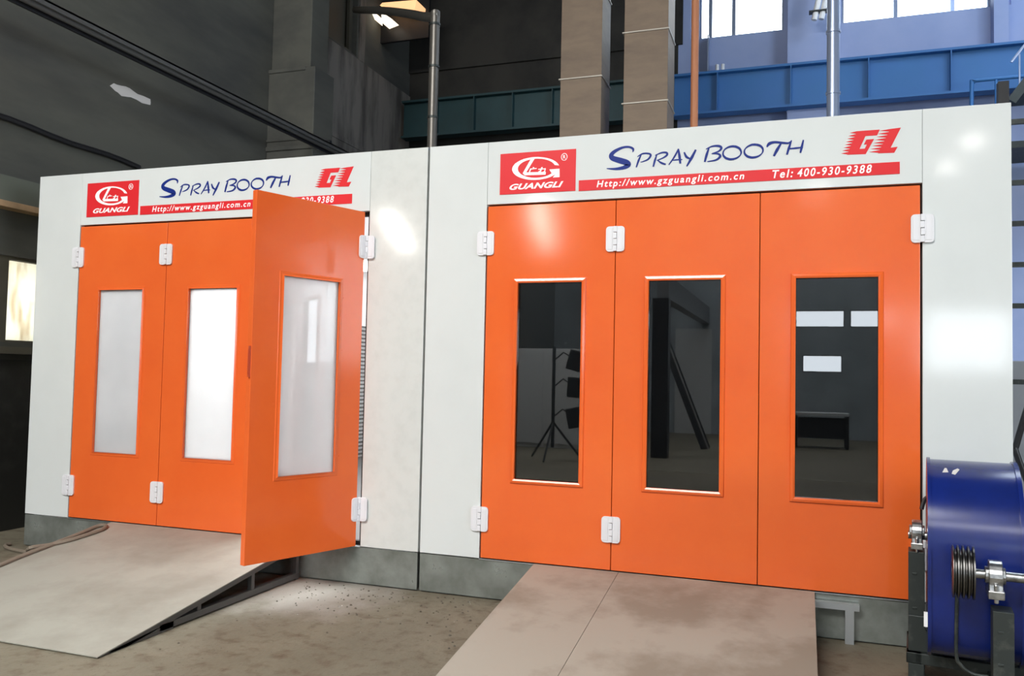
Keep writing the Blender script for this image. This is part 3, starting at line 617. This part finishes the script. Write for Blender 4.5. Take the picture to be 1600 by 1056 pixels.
H += [(-3.52, -1.25, .10), (-3.62, -1.2, .017), (-3.72, -1.05, .017), (-3.85, -.93, .017), (-4.05, -.95, .017), (-4.3, -1.1, .017), (-4.7, -1.2, .017)]
h = MB().tube(smooth_path(H), .017, 8).build('air_hose', CABLE, smooth=True)
tag(h, 'dusty grey brown hose looped over the far edge of the left ramp', 'hose')

# ------------------------------------------------------------------ belt driven blower at the right
bo = (3.17, -.55, 0); bw = thing('belt_blower', bo, 'belt driven machine with big dark blue drum housing in front of the right booth', 'blower')
bw.rotation_euler = (0, 0, -.115)
B = lambda mb, n, m, **k: mb.build(n, m, bw, bo, **k)
R0, CY, CZ = .45, -.55, .79
prof = [(CY+R0*math.cos(math.radians(a)), CZ+R0*math.sin(math.radians(a))) for a in range(0, 181, 5)]
prof += [(CY-R0, .42)]+[(CY-R0+.2-.2*math.cos(math.radians(a)), .42-.2*math.sin(math.radians(a))) for a in range(15, 91, 15)]
prof += [(CY+R0-.2+.2*math.sin(math.radians(a)), .42-.2*math.cos(math.radians(a))) for a in range(0, 91, 15)]
dh = B(MB().prism(prof, 2.965, 3.385, FX), 'drum_housing', BLUE, smooth=True)
rim = lambda s: [(CY+(y-CY)*s, CZ+(z-CZ)*s) for y, z in prof]
for xa, xb in ((2.955, 2.972), (3.378, 3.400)): B(MB().prism(rim(1.022), xa, xb, FX), 'rim', BLUE, smooth=True)
def surf(x, a, dr=.003): return (x, CY-(R0+dr)*math.cos(math.radians(a)), CZ+(R0+dr)*math.sin(math.radians(a)))
for pts in ([(3.030, 62), (3.060, 62.5), (3.052, 68), (3.043, 68)], [(3.075, 61), (3.092, 60), (3.115, 67), (3.106, 68.5), (3.082, 65)]):
    k = MB().add([surf(x, a, .001) for x, a in pts]+[surf(x, a, .003) for x, a in pts], [tuple(range(len(pts))), tuple(range(2*len(pts)-1, len(pts)-1, -1))]+[(i, (i+1) % len(pts), (i+1) % len(pts)+len(pts), i+len(pts)) for i in range(len(pts))])
    k.build('bare_patch', SILL, dh, bo)
B(MB().box(2.936, 2.954, -1.0, -.985, .40, .475), 'white_label', VWHITE)
B(MB().cyl((2.86, CY, .80), (3.0, CY, .80), .024, 16), 'drum_shaft', CHROME, smooth=True)
def bearing(x, y, z, s=1.0):
    k = MB().box(x-.035*s, x+.035*s, y-.09*s, y+.09*s, z-.10*s, z-.06*s)
    k.prism([(y+.075*s*math.cos(math.radians(a)), z+.075*s*math.sin(math.radians(a))) for a in range(-30, 211, 15)]+[(y-.07*s, z-.07*s), (y+.07*s, z-.07*s)], x-.03*s, x+.03*s, FX)
    k.cyl((x-.045*s, y, z), (x+.045*s, y, z), .042*s, 16)
    for yy in (-.075*s, .075*s): k.cyl((x, y+yy, z-.12*s), (x, y+yy, z-.03*s), .011*s, 8)
    return B(k, 'bearing_block', CHROME, bevel=.004)
def post(x0, x1, y0, y1, zt):
    k = MB().box(x0, x1, y0, y1, .0, zt)
    for z in (.25*zt, .55*zt, .82*zt): k.box(x0+.02, x0+.045, y0-.004, y0, z, z+.012)
    return B(k, 'post', DARKSTEEL, bevel=.006)
post(2.86, 2.945, -.62, -.47, .715); bearing(2.905, -.55, .82, .9)
post(3.235, 3.325, -1.22, -1.08, .575); bearing(3.25, -1.15, .735, 1.0)
B(MB().cyl((3.06, -1.15, .735), (3.68, -1.15, .735), .024, 16), 'drive_shaft', CHROME, smooth=True)
pr = [(0, .05), (0, .12)]
for i in range(4): x = .004+i*.023; pr += [(x, .130), (x+.004, .130), (x+.010, .108), (x+.014, .108), (x+.020, .130)]
pr += [(.100, .130), (.100, .05)]
n = 36; vs = []; fs = []
for i in range(n):
    a = 2*math.pi*i/n
    vs += [(3.06+x, -1.15+r_*math.cos(a), .735+r_*math.sin(a)) for x, r_ in pr]
m_ = len(pr)
for i in range(n):
    for j in range(m_-1): fs.append((i*m_+j, ((i+1) % n)*m_+j, ((i+1) % n)*m_+j+1, i*m_+j+1))
B(MB().add(vs, fs).cyl((3.07, -1.15, .735), (3.15, -1.15, .735), .06, 20), 'grooved_pulley', PULLEY, smooth=True)
loop = [(3.09, .62), (3.085, .30), (3.105, .235), (3.155, .20), (3.23, .195)]
B(MB().tube(smooth_path([(x, CY-R0-.012, z) for x, z in loop]), .009, 8), 'hatch_rim', DARKSTEEL, smooth=True)
k = MB().box(2.85, 3.75, -.66, -.58, .10, .16).box(2.85, 3.75, -.30, -.22, .10, .16).box(2.85, 2.93, -.66, -.22, .10, .16).box(3.21, 3.75, -1.22, -1.10, .0, .07).box(3.25, 3.31, -1.2, -.6, .06, .12)
for x, y in ((2.90, -.62), (2.90, -.26), (3.6, -.62), (3.6, -.26)): k.box(x-.04, x+.04, y-.035, y+.035, 0, .10)
k.prism([(2.86, .16), (3.06, .16), (2.99, .2), (2.945, .30), (2.945, .36), (2.86, .36)], -.63, -.60)
B(k, 'base_frame', DARKSTEEL, bevel=.004)
B(MB().cyl((3.43, -.55, .62), (3.95, -.55, .62), .24, 28), 'motor', mat('motor_grey', (.03, .03, .045), .45), smooth=True)
B(MB().box(3.41, 3.43, -.85, -.25, .2, 1.0), 'motor_plate', MATS['motor_grey'])
B(MB().tube(smooth_path([(2.93, -.40, .93), (2.95, -.38, .99), (2.99, -.37, 1.0), (3.0, -.36, .9)]), .012, 8), 'grease_hose', BLACK, smooth=True)

# ------------------------------------------------------------------ ducts and pipes behind the booths
def duct(x0, x1, y0, y1, seams, label):
    loc = ((x0+x1)/2, (y0+y1)/2, ZT); r = thing('exhaust_duct', loc, label, 'duct', 'tan ducts rising behind the booths')
    MB().box(x0, x1, y0, y1, ZT, ZC).build('duct_body', DUCT, r, loc, bevel=.004)
    for z in seams: MB().box(x0-.022, x1+.012, y0-.014, y1+.012, z-.008, z+.008).build('seam_flange', SEAM, r, loc)
    return r
duct(-.742, -.192, 4.5, 4.99, (4.4, 5.565, 6.72, 7.9), 'tan sheet metal duct nearer the left booth, rising behind the booths')
duct(.10, .662, 4.5, 5.06, (4.0, 5.168, 6.09, 7.2), 'tan sheet metal duct to the right of its twin, behind the right booth')
def pipe(name, x, y, r, z1, bands, m, label, extra=None):
    loc = (x, y, ZT); t = thing(name, loc, label, 'pipe')
    mb = MB()
    if extra: mb.tube(smooth_path([(x, y, ZT-.001), (x, y, z1-.25), (x, y, z1-.08)]+extra, 4), r, 20)
    else: mb.cyl((x, y, ZT), (x, y, z1), r, 20)
    mb.build('tube', m, t, loc, smooth=True)
    for z in bands: MB().cyl((x, y, z-.012), (x, y, z+.012), r*1.16, 20).build('joint_band', DARKSTEEL if m is not BPIPE else BPIPE, t, loc, smooth=True)
    return t
pipe('vent_pipe', -1.875, 3.0, .058, 5.99, (4.14, 4.70, 5.31, 5.82), PIPE, 'grey vertical vent pipe with top elbow behind the seam between the booths', [(-1.91, 3.04, 5.93), (-2.05, 3.2, 6.02), (-2.337, 3.6, 6.23), (-2.823, 4.2, 6.58), (-3.76, 5.2, 7.17), (-4.9, 6.3, 7.8)])
pipe('vent_pipe', 2.56, 3.0, .062, ZC, (4.58, 5.21), BPIPE, 'shiny blue grey pipe with flanged joints rising behind the right booth')
pipe('riser_pipe', 1.18, 3.0, .04, ZC, (), OPIPE, 'thin rust orange riser pipe just right of the tan ducts')
# small outlets on the wall and twin hanging tubes
t = thing('twin_tube_bundle', (2.5, 8.5, 7.65), 'two white tubes bound together hanging by the blue grey pipe', 'tube bundle')
for dx in (0, .11):
    MB().cyl((2.44+dx, 8.45, 7.62), (2.62+dx, 8.45, 8.5), .045, 14).build('tube', VWHITE, t, (2.5, 8.5, 7.65), smooth=True)
MB().box(2.36, 2.68, 8.38, 8.52, 7.74, 7.76).build('strap', DARKSTEEL, t, (2.5, 8.5, 7.65))
# platform railing at the far right of the back wall
t = thing('platform_railing', (4.9, 8.3, 5.6), 'blue pipe railing of a raised platform at the right end of the back wall', 'railing')
q = (4.9, 8.3, 5.6)
MB().tube(smooth_path([(4.72, 8.3, 5.3), (4.72, 8.3, 6.25), (4.76, 8.3, 6.31), (5.0, 8.3, 6.33), (7.5, 8.3, 6.33)]), .03, 10).build('top_rail', GBLUE, t, q, smooth=True)
for x in (5.05, 5.6, 6.6): MB().cyl((x, 8.3, 5.3), (x, 8.3, 6.32), .022, 10).build('baluster', GBLUE, t, q, smooth=True)
MB().box(4.4, 8.0, 8.1, 9.1, 5.2, 5.3).build('deck', DARKSTEEL, t, q)
t = thing('steel_stair', (5.3, 7.6, 5.3), 'steel stair with pale handrail climbing at the far right of the back wall', 'stair')
q = (5.3, 7.6, 5.3)
MB().bar((5.0, 7.1, 5.6), (7.05, 7.1, 8.5), .03, .12).build('stringer', DARKSTEEL, t, q)
MB().tube([(5.0, 7.1, 6.15), (6.65, 7.1, 8.4)], .018, 8).build('handrail', BPIPE, t, q, smooth=True)
for i in range(9): MB().box(5.05+i*.2, 5.3+i*.2, 7.1, 7.68, 5.7+i*.29, 5.73+i*.29).build('tread', DARKSTEEL, t, q)
for i in range(4): MB().cyl((5.1+i*.42, 7.1, 5.75+i*.6), (5.1+i*.42, 7.1, 6.25+i*.57), .012, 8).build('rail_post', BPIPE, t, q, smooth=True)
# equipment to the right of the booths
t = thing('steel_rack', (4.1, 1.6, 0), 'tall dark steel ladder rack standing beside the right booth', 'rack')
q = (4.1, 1.6, 0)
for x, y in ((3.66, 1.0), (4.5, 1.0), (3.66, 2.0), (4.5, 2.0)): MB().box(x-.035, x+.035, y-.035, y+.035, 0, 3.9).build('upright', BLACK, t, q)
for z in (.4, 1.7, 2.25, 2.55, 2.85, 3.15, 3.6):
    MB().box(3.66, 4.5, .985, 1.015, z-.018, z+.018).box(3.645, 3.675, 1.0, 2.0, z-.018, z+.018).build('rung', DARKSTEEL, t, q)
t = thing('bent_pipe_frame', (3.75, .35, 0), 'black bent pipe frame leaning by the right end of the right booth', 'pipe frame')
MB().tube(smooth_path([(3.70, .3, 1.72), (3.60, .35, 1.3), (3.60, .35, 1.22), (3.75, .4, .75), (3.8, .4, .0)]), .02, 10).build('bent_leg', BLACK, t, (3.75, .35, 0), smooth=True)
MB().tube([(3.82, .3, 1.75), (3.64, .35, .0)], .02, 10).build('straight_leg', BLACK, t, (3.75, .35, 0), smooth=True)
MB().tube([(3.70, .3, 1.72), (3.82, .3, 1.75)], .02, 10).build('top_bar', BLACK, t, (3.75, .35, 0), smooth=True)
t = thing('grey_cabinet', (4.6, 3.2, 0), 'grey metal cabinet beyond the right end of the booths', 'cabinet')
MB().box(3.9, 5.3, 2.9, 3.5, 0, 1.9).build('body', mat('machine_grey', (.30, .31, .33), .4), t, (4.6, 3.2, 0), bevel=.01)
for x in (3.93, 4.62): MB().box(x, x+.65, 2.88, 2.9, .12, 1.84).build('door', MATS['machine_grey'], t, (4.6, 3.2, 0))

# warm window light past the roof truss, built as glowing shapes in the corner
t = thing('warm_window_glow', (-4.5, 7.2, 8.0), 'warm orange window light between dark roof parts, built as glowing shapes high in the dark rear left corner', 'lamp')
q = (-4.5, 7.2, 8.0)
q = (-4.5, 7.2, 8.0)
MB().prism([(-5.10, 8.425), (-5.05, 8.466), (-4.36, 8.43), (-4.38, 8.25), (-4.49, 8.25), (-4.9, 8.36)], 7.5, 7.9).build('glow_patch', WARME, t, q)
MB().prism([(-5.28, 8.33), (-5.2, 8.30), (-5.2, 8.17)], 7.5, 7.8).prism([(-5.066, 8.25), (-4.96, 8.22), (-4.853, 8.142), (-5.05, 8.095)], 7.5, 7.8).build('glow_spots', WARMH, t, q)
MB().box(-4.75, -4.6, 7.6, 7.75, 8.42, ZC).build('hanger', BLACK, t, q)
MB().box(-5.3, -4.3, 7.92, 7.98, 7.9, 8.7).build('housing', BLACK, t, q)

# high-bay lamps of the hall, over and behind the viewer
def highbay(x, y, z, e, label):
    q = (x, y, z); t = thing('high_bay_lamp', q, label, 'lamp', 'high bay lamps')
    MB().cyl((x, y, z+.35), (x, y, ZC), .02, 8).build('rod', BLACK, t, q)
    MB().tube([(x, y, z), (x, y, z+.2), (x, y, z+.35)], [.26, .2, .07], 20).build('shade', BLACK, t, q, smooth=True)
    MB().cyl((x, y, z-.012), (x, y, z-.002), .235, 20).build('diffuser', LAMPE, t, q)
highbay(5.8, -14.4, 7.0, 500, 'round high bay lamp on a rod over the far right of the hall')
highbay(2.65, -17.5, 6.8, 300, 'round high bay lamp on a rod by the far windows')
highbay(-4.6, -17.0, 6.6, 700, 'round high bay lamp on a rod over the left end of the hall')
highbay(5.66, -16.8, 7.0, 0, 'round high bay lamp on a rod behind the right one')
highbay(-3.0, -8.5, 7.2, 700, 'round high bay lamp on a rod over the left front of the hall')

def tube_lamp(p0, p1, label):
    p0, p1 = Vector(p0), Vector(p1); q = (p0+p1)/2; t = thing('tube_lamp', q, label, 'lamp', 'hanging tube lamps')
    MB().bar(p0+Vector((0, 0, .06)), p1+Vector((0, 0, .06)), .26, .03).build('housing', VWHITE, t, q)
    MB().bar(p0, p1, .2, .08).build('diffuser', TUBEL, t, q)
    for f in (.15, .85):
        p = p0.lerp(p1, f); MB().cyl((p.x, p.y, p.z+.07), (p.x, p.y, ZC-.002), .008, 6).build('wire', BLACK, t, q)
TUBEL = mat('hall_tube_glow', (.9, .9, .9), emit=(1, .97, .9), estr=45)
tube_lamp((-2.5, -9, 4.95), (-3.75, -14, 4.90), 'long white tube lamp hung over the middle of the hall behind the viewer')
tube_lamp((-4.2, -6.3, 4.27), (-4.95, -8.6, 4.07), 'short white tube lamp hung beside the left wall behind the viewer')
t = thing('insulator_bracket', (.75, YB-.1, 7.1), 'small pale twin fitting on a shelf bracket below the left bright window', 'fitting')
for x in (.83, .93): MB().cyl((x, YB-.14, 7.06), (x, YB-.14, 7.26), .03, 10).build('fitting', VWHITE, t, (.75, YB-.1, 7.1), smooth=True)
MB().box(.62, 1.15, YB-.25, YB, 7.03, 7.06).box(.66, .68, YB-.2, YB, 7.06, 7.8).build('shelf_bracket', BPIPE, t, (.75, YB-.1, 7.1))

# crumbs of concrete swept along the plinth between the ramps
CRUMB = mat('concrete_crumb', (.10, .085, .065), .9, noise=(3.0, (.5, .48, .44), .55, .62))
mb = MB()
for i in range(170):
    x = random.uniform(-1.42, .34); y = -.06-abs(random.gauss(0, .55)); r = random.uniform(.003, .009)
    if y < -2.2 or x > .40: continue
    ps = [(x+r*random.uniform(.6, 1.5)*math.cos(a), y+r*random.uniform(.6, 1.5)*math.sin(a), 0) for a in (0, 1.6, 3.1, 4.7)]
    mb.add(ps+[(p[0]*.7+x*.3, p[1]*.7+y*.3, r*random.uniform(.5, 1)) for p in ps], [(0, 3, 2, 1), (4, 5, 6, 7), (0, 1, 5, 4), (1, 2, 6, 5), (2, 3, 7, 6), (3, 0, 4, 7)])
o = mb.build('floor_grit', CRUMB); o['kind'] = 'stuff'
tag(o, 'scattered crumbs of concrete on the floor between the two ramps', 'grit')
